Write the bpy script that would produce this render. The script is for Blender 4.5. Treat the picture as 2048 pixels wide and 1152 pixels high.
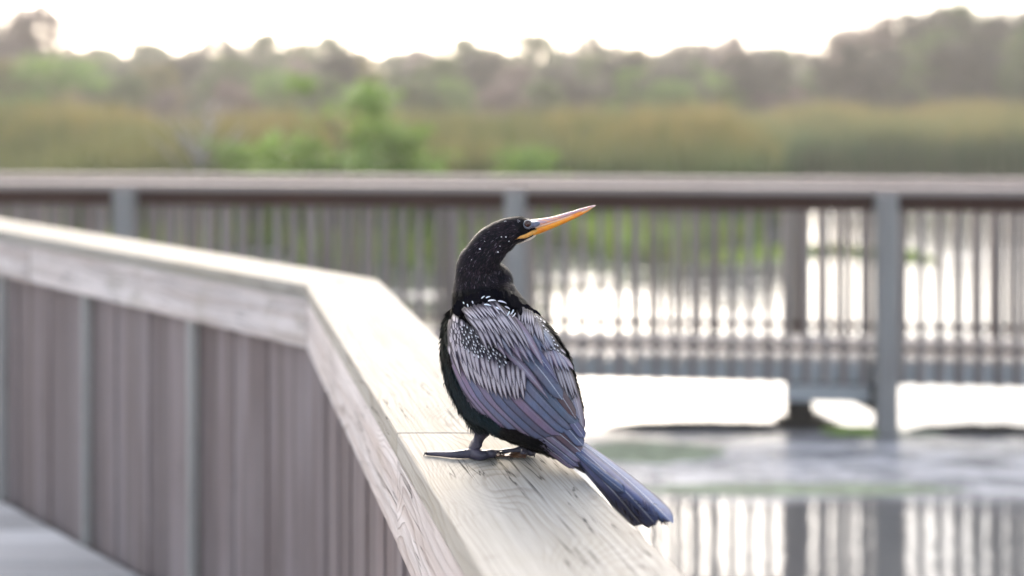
import bpy, bmesh, math, random
import numpy as np
from mathutils import Vector, Matrix, noise
random.seed(7); rng = np.random.default_rng(7)
for o in list(bpy.data.objects): bpy.data.objects.remove(o)
S = bpy.context.scene; COL = S.collection
R = math.radians

# ------------------------------------------------------------------ camera, sky, sun, exposure
EYE = 1.99; FPX = 2400.0; HOR = 200.0           # eye height (m), focal length and horizon in photo pixels
cam = bpy.data.cameras.new('camera'); camo = bpy.data.objects.new('camera', cam); COL.objects.link(camo)
camo.location = (0, 0, EYE); camo.rotation_euler = (R(90), 0, 0)
cam.sensor_width = 36; cam.lens = FPX/2048*36; cam.shift_y = -(576-HOR)/2048
cam.clip_start = .05; cam.clip_end = 3000
cam.dof.use_dof = True; cam.dof.focus_distance = 1.71; cam.dof.aperture_fstop = 1.7; cam.dof.aperture_blades = 0
S.camera = camo
S.view_settings.view_transform = 'Standard'; S.view_settings.look = 'None'
S.view_settings.exposure = 2.1; S.view_settings.gamma = 1
SUN_EL, SUN_AZ = R(24), R(-9)                    # azimuth from +Y (away from camera), negative is left
W = bpy.data.worlds.new('World'); S.world = W; W.use_nodes = True
nt = W.node_tree; nt.nodes.clear()
sky = nt.nodes.new('ShaderNodeTexSky'); sky.sky_type = 'NISHITA'; sky.sun_disc = False
sky.sun_elevation = SUN_EL; sky.sun_rotation = SUN_AZ; sky.air_density = 1.0; sky.dust_density = 4.0; sky.ozone_density = .6
bg = nt.nodes.new('ShaderNodeBackground'); bg.inputs[1].default_value = .13
wo = nt.nodes.new('ShaderNodeOutputWorld')
hsv = nt.nodes.new('ShaderNodeHueSaturation'); hsv.inputs['Saturation'].default_value = .55      # thin high overcast: greyer than a clear sky
nt.links.new(sky.outputs[0], hsv.inputs['Color']); nt.links.new(hsv.outputs[0], bg.inputs[0]); nt.links.new(bg.outputs[0], wo.inputs[0])
sl = bpy.data.lights.new('sun', 'SUN'); sl.energy = .6; sl.angle = R(24); sl.color = (1, .90, .76)
slo = bpy.data.objects.new('sun', sl); COL.objects.link(slo)
sd = Vector((math.sin(SUN_AZ)*math.cos(SUN_EL), math.cos(SUN_AZ)*math.cos(SUN_EL), math.sin(SUN_EL)))
slo.rotation_euler = (-sd).to_track_quat('-Z', 'Y').to_euler()

def P(px, py, d):                                  # point at depth d on the sight line of a photo pixel
    return Vector(((px-1024)*d/FPX, d, EYE-(py-HOR)*d/FPX))

# ------------------------------------------------------------------ helpers
def tag(o, label=None, cat=None, group=None, kind=None):
    if label: o['label'] = label
    if cat: o['category'] = cat
    if group: o['group'] = group
    if kind: o['kind'] = kind
    return o
def empty(name, loc, rz=0):
    o = bpy.data.objects.new(name, None); COL.objects.link(o); o.location = loc; o.rotation_euler.z = rz
    o.empty_display_size = .1; return o
def mesh_obj(name, verts, faces, mat, parent=None, smooth=False, loc=None, rz=0, world=False):
    me = bpy.data.meshes.new(name)
    if world and parent is not None:
        off = parent.location; verts = [(v[0]-off[0], v[1]-off[1], v[2]-off[2]) for v in verts]
    me.from_pydata([tuple(v) for v in verts], [], faces); me.materials.append(mat)
    if smooth: me.polygons.foreach_set('use_smooth', [True]*len(me.polygons))
    o = bpy.data.objects.new(name, me); COL.objects.link(o)
    if parent is not None: o.parent = parent
    if loc is not None: o.location = loc
    if rz: o.rotation_euler.z = rz
    return o
def prism(name, pts, z0, z1, ang, mat, parent=None, bevel=0, segs=2, cuts=0):
    """vertical prism over ground polygon pts, its own X axis along ang; returns object placed in the world"""
    o0 = Vector((pts[0][0], pts[0][1], (z0+z1)/2)); c, s = math.cos(-ang), math.sin(-ang)
    loc = [((x-o0.x)*c-(y-o0.y)*s, (x-o0.x)*s+(y-o0.y)*c) for x, y in pts]
    bm = bmesh.new()
    lo = [bm.verts.new((x, y, z0-o0.z)) for x, y in loc]; hi = [bm.verts.new((x, y, z1-o0.z)) for x, y in loc]
    n = len(pts)
    bm.faces.new(lo[::-1]); bm.faces.new(hi)
    for i in range(n): bm.faces.new((lo[i], lo[(i+1) % n], hi[(i+1) % n], hi[i]))
    bmesh.ops.recalc_face_normals(bm, faces=bm.faces)
    if bevel: bmesh.ops.bevel(bm, geom=list(bm.edges), offset=bevel, segments=segs, profile=.6, affect='EDGES')
    me = bpy.data.meshes.new(name); bm.to_mesh(me); bm.free(); me.materials.append(mat)
    o = bpy.data.objects.new(name, me); COL.objects.link(o)
    po = parent.location if parent is not None else Vector((0, 0, 0))
    if parent is not None: o.parent = parent
    o.location = o0-po; o.rotation_euler.z = ang
    return o
def box(name, x0, x1, y0, y1, z0, z1, mat, parent=None, bevel=0, ang=0, org=(0, 0)):
    c, s = math.cos(ang), math.sin(ang)
    pts = [(org[0]+x*c-y*s, org[1]+x*s+y*c) for x, y in ((x0, y0), (x1, y0), (x1, y1), (x0, y1))]
    return prism(name, pts, z0, z1, ang, mat, parent, bevel)
def loft(rings):                                   # rings of equal vertex count -> closed mesh
    v = []; f = []; n = len(rings[0])
    for r in rings: v += list(r)
    for i in range(len(rings)-1):
        for j in range(n):
            a = i*n+j; b = i*n+(j+1) % n; f.append((a, b, b+n, a+n))
    f.append(tuple(range(n))[::-1]); m = (len(rings)-1)*n; f.append(tuple(m+j for j in range(n)))
    return v, f
def tube(path, radii, n=12, squash=1.0, up=None):
    """round tube through 3D points; squash scales the section along 'up'"""
    rings = []; path = [Vector(p) for p in path]
    for i, p in enumerate(path):
        t = (path[min(i+1, len(path)-1)]-path[max(i-1, 0)]).normalized()
        ref = Vector(up) if up else (Vector((0, 0, 1)) if abs(t.z) < .9 else Vector((0, 1, 0)))
        a = t.cross(ref).normalized(); b = a.cross(t).normalized()
        rings.append([p+a*(radii[i]*math.cos(k*2*math.pi/n))+b*(radii[i]*squash*math.sin(k*2*math.pi/n)) for k in range(n)])
    return loft(rings)
def merge(parts):
    v = []; f = []
    for pv, pf in parts:
        k = len(v); v += list(pv); f += [tuple(i+k for i in q) for q in pf]
    return v, f
def smooth_path(pts, sub=4):                       # Catmull-Rom through tuples of any length
    pts = [np.array(p, float) for p in pts]; out = []
    for i in range(len(pts)-1):
        p0 = pts[max(i-1, 0)]; p1 = pts[i]; p2 = pts[i+1]; p3 = pts[min(i+2, len(pts)-1)]
        for k in range(sub):
            t = k/sub
            out.append(.5*((2*p1)+(-p0+p2)*t+(2*p0-5*p1+4*p2-p3)*t*t+(-p0+3*p1-3*p2+p3)*t**3))
    out.append(pts[-1]); return out

# ------------------------------------------------------------------ materials
class N:
    def __init__(s, name):
        s.m = bpy.data.materials.new(name); s.m.use_nodes = True; s.t = s.m.node_tree
        s.b = s.t.nodes['Principled BSDF']
    def n(s, kind, **kw):
        q = s.t.nodes.new('ShaderNode'+kind)
        for k, v in kw.items():
            if k.startswith('i_'): q.inputs[k[2:].replace('_', ' ')].default_value = v
            else: setattr(q, k, v)
        return q
    def l(s, a, b): s.t.links.new(a, b)
    def math(s, op, a, b=None, clamp=False):
        q = s.n('Math', operation=op); q.use_clamp = clamp
        for i, x in enumerate((a, b)):
            if x is None: continue
            if isinstance(x, (int, float)): q.inputs[i].default_value = x
            else: s.l(x, q.inputs[i])
        return q.outputs[0]
    def mix(s, f, a, b, blend='MIX'):
        q = s.n('Mix', data_type='RGBA', blend_type=blend)
        for i, x in ((0, f), (6, a), (7, b)):
            if isinstance(x, (int, float)): q.inputs[i].default_value = x
            elif isinstance(x, tuple): q.inputs[i].default_value = (*x, 1) if len(x) == 3 else x
            else: s.l(x, q.inputs[i])
        return q.outputs[2]
    def ramp(s, f, stops, interp='LINEAR'):
        q = s.n('ValToRGB'); q.color_ramp.interpolation = interp
        e = q.color_ramp.elements
        while len(e) < len(stops): e.new(.5)
        for i, (p, c) in enumerate(stops):
            e[i].position = p; e[i].color = (*c, 1) if isinstance(c, tuple) else (c, c, c, 1)
        s.l(f, q.inputs[0]); return q.outputs[0]
    def vec(s, v, sc=(1, 1, 1), loc=(0, 0, 0), rot=(0, 0, 0)):
        q = s.n('Mapping'); q.inputs['Scale'].default_value = sc; q.inputs['Location'].default_value = loc; q.inputs['Rotation'].default_value = rot
        s.l(v, q.inputs[0]); return q.outputs[0]
    def noise(s, v, scale, detail=4, rough=.55, dist=0.0):
        q = s.n('TexNoise'); q.inputs['Scale'].default_value = scale; q.inputs['Detail'].default_value = detail
        q.inputs['Roughness'].default_value = rough; q.inputs['Distortion'].default_value = dist
        s.l(v, q.inputs['Vector']); return q.outputs[0]
    def bump(s, h, strength, dist=.002, nrm=None):
        q = s.n('Bump'); q.inputs['Strength'].default_value = strength; q.inputs['Distance'].default_value = dist
        s.l(h, q.inputs['Height'])
        if nrm: s.l(nrm, q.inputs['Normal'])
        return q.outputs[0]
    def set(s, **kw):
        for k, v in kw.items():
            i = s.b.inputs[k.replace('_', ' ')]
            if isinstance(v, tuple): i.default_value = (*v, 1) if (len(v) == 3 and i.type == 'RGBA') else v
            elif isinstance(v, (int, float)): i.default_value = v
            else: s.l(v, i)
        return s.m

def wood(name, light, dark, stain, ring=1.0, fine=1.0, bump=.5, axis='X', ringscale=34, crack=.35, tone=.25, streak=.35, knots=False, plank=0):
    """weathered timber: growth rings about a pith off the board, fibre, stains, checks"""
    n = N(name); tc = n.n('TexCoord').outputs['Object']; oi = n.n('ObjectInfo').outputs['Random']
    cmb = n.n('CombineXYZ')
    off = n.math('MULTIPLY', oi, 37.0)
    n.l(off, cmb.inputs[0]); n.l(n.math('MULTIPLY', oi, .31), cmb.inputs[1]); n.l(n.math('MULTIPLY', oi, .17), cmb.inputs[2])
    add = n.n('VectorMath', operation='ADD'); n.l(tc, add.inputs[0]); n.l(cmb.outputs[0], add.inputs[1]); v = add.outputs[0]
    A = {'X': lambda a, b: (a, b, b), 'Z': lambda a, b: (b, b, a)}[axis]
    # warp of the grain: long swells along the board
    wq = n.n('TexNoise'); wq.inputs['Scale'].default_value = 1; wq.inputs['Detail'].default_value = 2.5; wq.inputs['Roughness'].default_value = .5
    n.l(n.vec(v, A(2.3, 7)), wq.inputs['Vector'])
    sub = n.n('VectorMath', operation='SUBTRACT'); n.l(wq.outputs['Color'], sub.inputs[0]); sub.inputs[1].default_value = (.5, .5, .5)
    scl = n.n('VectorMath', operation='SCALE'); n.l(sub.outputs[0], scl.inputs[0]); scl.inputs['Scale'].default_value = .085
    ad2 = n.n('VectorMath', operation='ADD'); n.l(n.vec(v, A(.11, 1)), ad2.inputs[0]); n.l(scl.outputs[0], ad2.inputs[1])
    if knots:
        vo = n.n('TexVoronoi'); vo.inputs['Scale'].default_value = 1; n.l(n.vec(v, A(3.2, 5.2), (.2, .35, 0)), vo.inputs['Vector'])
        kd = vo.outputs['Distance']; kf = n.ramp(kd, [(0, 1.0), (.10, .75), (.42, 0.0)], 'EASE')
        kv = n.n('CombineXYZ'); n.l(n.math('MULTIPLY', kf, .055), kv.inputs[1]); n.l(n.math('MULTIPLY', kf, .045), kv.inputs[2])
        ad3 = n.n('VectorMath', operation='ADD'); n.l(ad2.outputs[0], ad3.inputs[0]); n.l(kv.outputs[0], ad3.inputs[1]); ad2 = ad3
    wv = n.n('TexWave', wave_type='RINGS', rings_direction=axis, wave_profile='SAW'); wv.inputs['Scale'].default_value = ringscale
    wv.inputs['Distortion'].default_value = .8; wv.inputs['Detail'].default_value = 2; wv.inputs['Detail Scale'].default_value = 2
    n.l(ad2.outputs[0], wv.inputs['Vector'])
    rings = n.ramp(wv.outputs['Fac'], [(0, 0.0), (.55, .25), (.82, 1.0), (.95, .8), (1, 0.0)])
    fib = n.noise(n.vec(v, A(6, 420)), 1, 3, .6)
    fib2 = n.noise(n.vec(v, A(3, 90)), 1, 3, .6)
    blot = n.noise(n.vec(v, A(1.6, 9)), 1, 5, .6)
    spots = n.noise(v, 38, 4, .6)
    rmask = n.ramp(n.noise(n.vec(v, A(2.2, 8), (9, 4, 2)), 1, 3), [(.36, .3), (.62, 1.0)])
    c = n.mix(n.math('MULTIPLY', n.math('MULTIPLY', rings, rmask), .6*ring), light, dark)
    c = n.mix(n.math('MULTIPLY', n.ramp(fib, [(.35, 1.0), (.6, 0.0)]), .35*fine), c, dark)
    c = n.mix(n.math('MULTIPLY', n.ramp(blot, [(.5, 0.0), (.72, 1.0)]), .55), c, stain)
    c = n.mix(n.math('MULTIPLY', n.ramp(spots, [(.58, 0.0), (.75, 1.0)]), .25), c, dark)
    strk = n.noise(n.vec(v, A(.9, 34), (.7, 2.3, 5.1)), 1, 2, .6); strk2 = n.noise(n.vec(v, A(.7, 16), (4.7, .3, 1.1)), 1, 1)
    c = n.mix(n.math('MULTIPLY', n.ramp(strk, [(.42, 1.0), (.56, 0.0)]), streak), c, stain)
    c = n.mix(n.math('MULTIPLY', n.ramp(strk2, [(.5, 0.0), (.62, 1.0)]), streak), c, tuple(min(1, q*1.25) for q in light))
    # checks: long thin dark splits
    ck = n.noise(n.vec(v, A(2.4, 66)), 1, 2, .5, .3)
    ckm = n.noise(n.vec(v, A(3, 6), (3.1, 1.7, .3)), 1, 1)
    chk = n.math('MULTIPLY', n.ramp(ck, [(.488, 0.0), (.5, 1.0), (.512, 0.0)]), n.ramp(ckm, [(.50, 0.0), (.58, 1.0)]))
    c = n.mix(n.math('MULTIPLY', chk, crack), c, (.035, .03, .028))
    if knots:
        c = n.mix(n.math('MULTIPLY', n.ramp(kd, [(.035, 1.0), (.09, 0.0)]), .7), c, (.085, .06, .05))
        green = n.noise(v, 7, 3); c = n.mix(n.math('MULTIPLY', n.ramp(green, [(.55, 0.0), (.7, 1.0)]), .35), c, (.36, .325, .26))
    hs = n.n('HueSaturation'); n.l(c, hs.inputs['Color'])
    val = n.math('ADD', n.math('MULTIPLY', n.math('SUBTRACT', oi, .5), tone), 1.0); 
    if plank:
        sx = n.n('SeparateXYZ'); n.l(tc, sx.inputs[0]); fl = n.math('FLOOR', n.math('DIVIDE', n.math('ADD', sx.outputs[1], 2.0), .146)); wn = n.n('TexWhiteNoise', noise_dimensions='1D'); n.l(fl, wn.inputs['W'])
        val = n.math('MULTIPLY', val, n.math('ADD', n.math('MULTIPLY', wn.outputs[0], plank), 1-plank))
    n.l(val, hs.inputs['Value'])
    h = n.math('ADD', n.math('MULTIPLY', rings, -.5*ring), n.math('MULTIPLY', fib2, .7))
    h = n.math('ADD', h, n.math('MULTIPLY', fib, .35)); h = n.math('SUBTRACT', h, n.math('MULTIPLY', chk, 1.6))
    return n.set(Base_Color=hs.outputs[0], Roughness=.85, Normal=n.bump(h, bump, .0022), Specular_IOR_Level=.12)

M_cap = wood('weathered cap timber', (.455, .43, .395), (.15, .125, .10), (.33, .295, .24), ring=.8, bump=.45, crack=1.0, ringscale=30, streak=.2, knots=True, tone=.08)
M_fas = wood('weathered face timber', (.68, .63, .62), (.23, .17, .15), (.50, .41, .37), ring=1.1, bump=1.0, crack=.9, ringscale=27, streak=.45, knots=True, tone=.12)
M_brd = wood('grey upright boards', (.25, .215, .218), (.12, .092, .09), (.175, .135, .128), ring=.7, axis='Z', tone=.25, streak=.55)
M_bat = wood('pale upright battens', (.40, .395, .385), (.27, .26, .255), (.34, .335, .325), ring=.4, axis='Z')
M_dek = wood('walkway planks', (.88, .84, .82), (.48, .45, .44), (.72, .67, .65), ring=.5, tone=0, plank=.45)
M_bal = wood('grey balusters', (.27, .245, .235), (.14, .12, .115), (.21, .155, .14), ring=.3, axis='Z', tone=.4)
M_pst = wood('grey posts', (.26, .26, .255), (.15, .145, .145), (.205, .185, .185), ring=.4, axis='Z')
M_fcap = wood('far cap timber', (.36, .315, .30), (.22, .18, .175), (.31, .255, .24), ring=.4)
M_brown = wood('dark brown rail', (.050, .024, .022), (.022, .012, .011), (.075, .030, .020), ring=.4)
M_ffas = wood('teal grey rim board', (.40, .43, .45), (.24, .245, .25), (.33, .32, .32), ring=.4)
M_drk = wood('damp timber and dark panel', (.035, .032, .03), (.015, .013, .012), (.03, .025, .02), ring=.4)

def plain(name, col, rough=.6, spec=.5, var=.2, scale=30, dark=None, bump=0):
    n = N(name); tc = n.n('TexCoord').outputs['Object']
    f = n.noise(tc, scale, 4)
    c = n.mix(n.ramp(f, [(.35, 0.0), (.65, 1.0)]), tuple(x*(1-var) for x in col) if dark is None else dark, tuple(min(1, x*(1+var)) for x in col))
    kw = dict(Base_Color=c, Roughness=rough, Specular_IOR_Level=spec)
    if bump: kw['Normal'] = n.bump(f, bump, .001)
    return n.set(**kw)

# ------------------------------------------------------------------ water and ground
def water_mat():
    n = N('still dark water'); g = n.n('NewGeometry').outputs['Position']
    w1 = n.noise(n.vec(g, (1.0, 2.2, 1)), 2.6, 3, .5); w2 = n.noise(n.vec(g, (1, 1.8, 1)), 11, 3, .6)
    h = n.math('ADD', w1, n.math('MULTIPLY', w2, .22))
    murk = n.noise(g, .7, 4, .6)
    c = n.mix(n.ramp(murk, [(.35, 0.0), (.7, 1.0)]), (.085, .085, .09), (.13, .13, .13))
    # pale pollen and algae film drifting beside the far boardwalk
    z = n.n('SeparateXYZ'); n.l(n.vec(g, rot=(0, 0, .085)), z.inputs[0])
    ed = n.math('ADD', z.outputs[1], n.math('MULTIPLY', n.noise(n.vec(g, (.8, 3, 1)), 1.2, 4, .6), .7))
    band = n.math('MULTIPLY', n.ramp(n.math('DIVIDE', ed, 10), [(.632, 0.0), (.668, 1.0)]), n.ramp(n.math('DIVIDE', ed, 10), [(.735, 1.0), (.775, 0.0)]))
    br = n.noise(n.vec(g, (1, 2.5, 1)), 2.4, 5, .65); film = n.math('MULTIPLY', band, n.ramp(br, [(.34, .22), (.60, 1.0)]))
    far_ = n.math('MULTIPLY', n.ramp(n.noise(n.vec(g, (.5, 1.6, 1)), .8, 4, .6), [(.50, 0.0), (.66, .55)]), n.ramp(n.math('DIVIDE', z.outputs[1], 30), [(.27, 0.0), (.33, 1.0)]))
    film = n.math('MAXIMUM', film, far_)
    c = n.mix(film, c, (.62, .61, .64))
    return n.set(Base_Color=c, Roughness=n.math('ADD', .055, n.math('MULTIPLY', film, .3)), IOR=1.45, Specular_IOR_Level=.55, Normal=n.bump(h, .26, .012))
mesh_obj('water', [(-300, -40, 0), (300, -40, 0), (300, 300, 0), (-300, 300, 0)], [(0, 1, 2, 3)], water_mat())['kind'] = 'structure'
def shore(x):                                      # where the reed bank starts
    b = 17.6+1.0*math.sin(x*.55+1)+.6*math.sin(x*1.3)
    t = min(1, max(0, (x-3.0)/5.0)); t = t*t*(3-2*t)
    return b*(1-t)+(30+1.2*math.sin(x*.21))*t
def ground_mesh():
    v = []; f = []; xs = np.linspace(-160, 160, 161)
    for x in xs:
        s = shore(x)
        v += [(x, s-.8, -.08), (x, s+.6, .05), (x, s+6, .12), (x, 120, .3), (x, 300, .5)]
    for i in range(len(xs)-1):
        for j in range(4): a = i*5+j; f.append((a, a+5, a+6, a+1))
    return mesh_obj('ground', v, f, plain('marsh mud', (.075, .07, .045), .9, .2, .4, 2), smooth=True)
ground_mesh()['kind'] = 'structure'

def leafmat(name, cols, rough=.6, trans=.28, hscale=None, top=None):
    """foliage: colour varies by a per-leaf attribute; optional tip colour by height"""
    n = N(name); a = n.n('Attribute', attribute_name='tone').outputs['Fac']
    c = n.ramp(a, [(i/(len(cols)-1), k) for i, k in enumerate(cols)])
    if top:
        z = n.n('SeparateXYZ'); n.l(n.n('NewGeometry').outputs['Position'], z.inputs[0])
        nz = n.math('ADD', z.outputs[2], n.math('MULTIPLY', n.noise(n.n('NewGeometry').outputs['Position'], .35, 2), 1.1))
        f = n.ramp(n.math('MULTIPLY', nz, 1/hscale), [(.60, 0.0), (.98, 1.0)])
        c = n.mix(f, c, top)
        pt = n.noise(n.vec(n.n('NewGeometry').outputs['Position'], (1, .6, .35)), .75, 3, .6)
        c = n.mix(n.math('MULTIPLY', n.ramp(pt, [(.42, 0.0), (.6, 1.0)]), .6), c, (.085, .125, .055))
    n.set(Base_Color=c, Roughness=rough, Specular_IOR_Level=.25)
    tr = n.n('BsdfTranslucent'); n.l(c, tr.inputs[0]); mx = n.n('MixShader'); mx.inputs[0].default_value = trans
    n.l(n.b.outputs[0], mx.inputs[1]); n.l(tr.outputs[0], mx.inputs[2]); n.l(mx.outputs[0], n.t.nodes['Material Output'].inputs[0])
    return n.m
def blades(name, xy, hts, wid, lean, mat, z0=0.0, seg=3):
    k = len(xy); ang = rng.uniform(0, math.pi, k); la = rng.uniform(0, 2*math.pi, k); lm = rng.uniform(.2, 1, k)*lean*hts
    vs = []
    for j in range(seg+1):
        t = j/seg; w = wid*(1-t**2)*.5+.001
        cx = xy[:, 0]+np.cos(la)*lm*t*t; cy = xy[:, 1]+np.sin(la)*lm*t*t; cz = z0+hts*t
        for s in (-1, 1): vs.append(np.stack([cx+s*np.cos(ang)*w, cy+s*np.sin(ang)*w, cz], 1))
    V = np.stack(vs, 1).reshape(-1, 3); m = (seg+1)*2; F = []
    base = np.arange(k)*m
    F = np.concatenate([np.stack([base+2*j, base+2*j+1, base+2*j+3, base+2*j+2], 1) for j in range(seg)])
    me = bpy.data.meshes.new(name); me.from_pydata(V.tolist(), [], F.tolist()); me.materials.append(mat)
    at = me.attributes.new('tone', 'FLOAT', 'POINT'); at.data.foreach_set('value', np.repeat(rng.random(k), m).astype(np.float32))
    o = bpy.data.objects.new(name, me); COL.objects.link(o); return o
# tall reeds with buff heads along the bank
pts = []
while len(pts) < 42000:
    x = rng.uniform(-22, 32); d = rng.uniform(0, 1)**1.1*(9 if x < 4.5 else 14)
    y = shore(x)+d
    if abs(x) < y*.55+2: pts.append((x, y))
pts = np.array(pts)
ramp_ = np.array([min(1, .70+.30*(p[1]-shore(p[0]))/(4.5 if p[0] < 4.5 else 11)) for p in pts])
hh = ramp_*np.array([1.62+.45*noise.noise(Vector((p[0]*.35, p[1]*.1, 0)))+.12*noise.noise(Vector((p[0]*2, 0, 3))) for p in pts])+rng.normal(0, .13, len(pts))+np.where(pts[:, 0] > 9, .15, 0)
M_reed = leafmat('reed leaves', [(.09, .145, .06), (.145, .18, .08), (.14, .155, .08), (.10, .15, .075)], top=(.27, .215, .085), hscale=2.3, trans=.3)
tag(blades('reeds', pts, hh, .05, .14, M_reed, .03), 'tall reed bed with buff heads growing along the far bank', 'reeds', kind='stuff')
# low bright green water plants in front of the reeds on the left
pts = []
while len(pts) < 11000:
    x = rng.uniform(-12, 5.2); y = rng.uniform(13.6, 21)
    edge = 14.6+.7*math.sin(x*1.3)+.4*math.sin(x*3.1)+max(0, x-2)*2.2
    if y > edge and abs(x) < y*.47+1 and noise.noise(Vector((x*.35, y*.3, 5))) > -.25: pts.append((x, y))
pts = np.array(pts)
M_low = leafmat('low marsh leaves', [(.13, .24, .04), (.22, .34, .06), (.20, .24, .06), (.28, .35, .07)], trans=.4)
tag(blades('marsh_grass', pts, rng.uniform(.12, .42, len(pts)), .05, .35, M_low, 0), 'low bright green marsh grass standing in the shallow water', 'marsh grass', kind='stuff')
# thin line of water plants on the open water to the right
pts = np.array([(x, 15.4+.4*math.sin(x*2)+rng.normal(0, .22)) for x in rng.uniform(1.5, 5.2, 1500)])
tag(blades('water_plants', pts, rng.uniform(.03, .10, len(pts)), .05, .5, M_low, 0), 'thin line of low plants on the open water', 'water plants', kind='stuff')

# ------------------------------------------------------------------ trees and shrubs
def crown_mesh(name, seed, h, w, base, nclump, nleaf, leaf, mat, gap=.25):
    r = np.random.default_rng(seed); V = []; T = []
    for c in range(nclump):
        t = r.random()**.8; z = base+(h-base)*t
        rad = w/2*math.sin(math.pi*min(1, .12+.88*(1-t)**.8)*.55+.25)*r.uniform(.25, 1)
        a = r.uniform(0, 2*math.pi); cx, cy = rad*math.cos(a), rad*math.sin(a); cr = w*r.uniform(.09, .2)
        tone = r.random()
        n = int(nleaf*r.uniform(.6, 1.3)); d = r.normal(size=(n, 3)); d /= np.linalg.norm(d, axis=1)[:, None]
        p = np.array([cx, cy, z])+d*cr*(r.random((n, 1))**.5)*np.array([1, 1, .75])
        for q in p:
            u = r.normal(size=3); u /= np.linalg.norm(u); s = np.cross(u, r.normal(size=3)); s /= np.linalg.norm(s)
            L = leaf*r.uniform(.6, 1.3)
            V += [q-u*L, q+s*L*.45, q+u*L, q-s*L*.45]; T += [min(1, max(0, tone+r.normal(0, .12)))]*4
    V = np.array(V); me = bpy.data.meshes.new(name)
    me.from_pydata(V.tolist(), [], [(i, i+1, i+2, i+3) for i in range(0, len(V), 4)]); me.materials.append(mat)
    at = me.attributes.new('tone', 'FLOAT', 'POINT'); at.data.foreach_set('value', np.array(T, np.float32)); return me
def trunk_mesh(name, seed, h, rad, nb, spread, mat):
    r = np.random.default_rng(seed); parts = []
    pts = [(r.normal(0, .03*h)*t, r.normal(0, .03*h)*t, h*t) for t in np.linspace(0, 1, 6)]
    parts.append(tube(pts, [rad*(1-.85*t) for t in np.linspace(0, 1, 6)], 7))
    for b in range(nb):
        t = r.uniform(.25, .92); i = int(t*5); p0 = Vector(pts[i]).lerp(Vector(pts[i+1]), t*5-i); a = r.uniform(0, 2*math.pi); L = spread*(1.15-t)*r.uniform(.6, 1.1)
        q = [p0+Vector((math.cos(a)*L*s, math.sin(a)*L*s, L*(.5*s+.45*s*s))) for s in (0, .35, .7, 1)]
        parts.append(tube(q, [rad*(1-t)*.75*k+.004 for k in (1, .65, .38, .12)], 5))
        for c in range(4):
            k = r.uniform(.3, .95); p1 = q[0].lerp(q[3], k); a2 = a+r.uniform(-1.2, 1.2); l2 = L*.45
            parts.append(tube([p1, p1+Vector((math.cos(a2)*l2*.5, math.sin(a2)*l2*.5, l2*.4)), p1+Vector((math.cos(a2)*l2, math.sin(a2)*l2, l2*.9))], [rad*.14, rad*.09, .004], 4))
    v, f = merge(parts); me = bpy.data.meshes.new(name); me.from_pydata([tuple(x) for x in v], [], f); me.materials.append(mat); return me
M_bark = plain('tree bark', (.13, .105, .095), .9, .2, .35, 6)
M_lg = leafmat('sage green leaves', [(.07, .105, .035), (.10, .145, .05), (.14, .17, .07)])
M_dk = leafmat('dusky leaves', [(.05, .05, .045), (.08, .075, .062), (.11, .095, .085)])
M_br = leafmat('bright leaves', [(.13, .21, .04), (.19, .30, .06), (.15, .25, .07)], trans=.4)
M_pk = leafmat('pinkish twig buds', [(.19, .13, .13), (.25, .18, .17), (.21, .16, .15)])
M_ol = leafmat('olive leaves', [(.13, .12, .035), (.18, .16, .05), (.21, .18, .07)])
KIN = {'sage': (M_lg, 6.0, 5.4, 80, 70), 'dusky': (M_dk, 6.0, 5.2, 80, 70), 'pink': (M_pk, 5.4, 4.8, 60, 55), 'olive': (M_ol, 5.6, 5.0, 72, 65)}
TM = {}
for k, (mt, h, w, nc, nl) in KIN.items():
    for s in range(2): TM[k, s] = (trunk_mesh('trunk', 11+s, h*.9, .14, 12, 2.1, M_bark), crown_mesh('crown', 31+s+len(k), h, w, .5, nc, nl, .17, mt))
def tree(kind, s, px, ytop, Y, label, group, name='marsh_tree', cat='tree', wide=1.0):
    X = (px-1024)*Y/FPX; H = EYE+(HOR-ytop)*Y/FPX; k = H/KIN[kind][1]
    r = empty(name, (X, Y, .15), rng.uniform(0, 6.28)); r.scale = (k*wide, k*wide, k)
    tag(r, label, cat, group)
    for nm, me in zip(('trunk', 'crown'), TM[kind, s]):
        o = bpy.data.objects.new(nm, me); COL.objects.link(o); o.parent = r
    return r
# (px, top y, distance, kind) of each crown that shapes the skyline, left to right
SKY = [(-60, 95, 80, 'olive'), (20, 30, 62, 'pink'), (60, 22, 64, 'pink'), (95, 95, 84, 'sage'), (165, 108, 88, 'pink'), (235, 104, 90, 'sage'), (300, 90, 92, 'sage'), (362, 112, 95, 'pink'),
       (425, 78, 90, 'dusky'), (480, 88, 92, 'pink'), (535, 74, 88, 'sage'), (600, 88, 94, 'olive'), (655, 78, 90, 'sage'), (715, 110, 97, 'pink'), (790, 112, 100, 'sage'),
       (850, 96, 94, 'pink'), (925, 82, 90, 'sage'), (990, 104, 96, 'pink'), (1070, 74, 88, 'sage'), (1130, 108, 98, 'dusky'), (1195, 76, 86, 'dusky'), (1255, 96, 94, 'olive'),
       (1320, 118, 98, 'sage'), (1378, 86, 90, 'dusky'), (1450, 78, 88, 'pink'), (1500, 94, 92, 'dusky'), (1560, 100, 96, 'sage'), (1628, 122, 100, 'dusky'),
       (1690, 68, 74, 'dusky'), (1745, 36, 70, 'pink'), (1800, 62, 72, 'dusky'), (1860, 30, 66, 'dusky'), (1915, 24, 68, 'sage'), (1965, 40, 70, 'dusky'), (2020, 34, 66, 'dusky'), (2085, 40, 68, 'sage')]
WORD = {'sage': 'sage green', 'dusky': 'dark dusky', 'pink': 'pale pinkish', 'olive': 'olive toned'}
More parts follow.
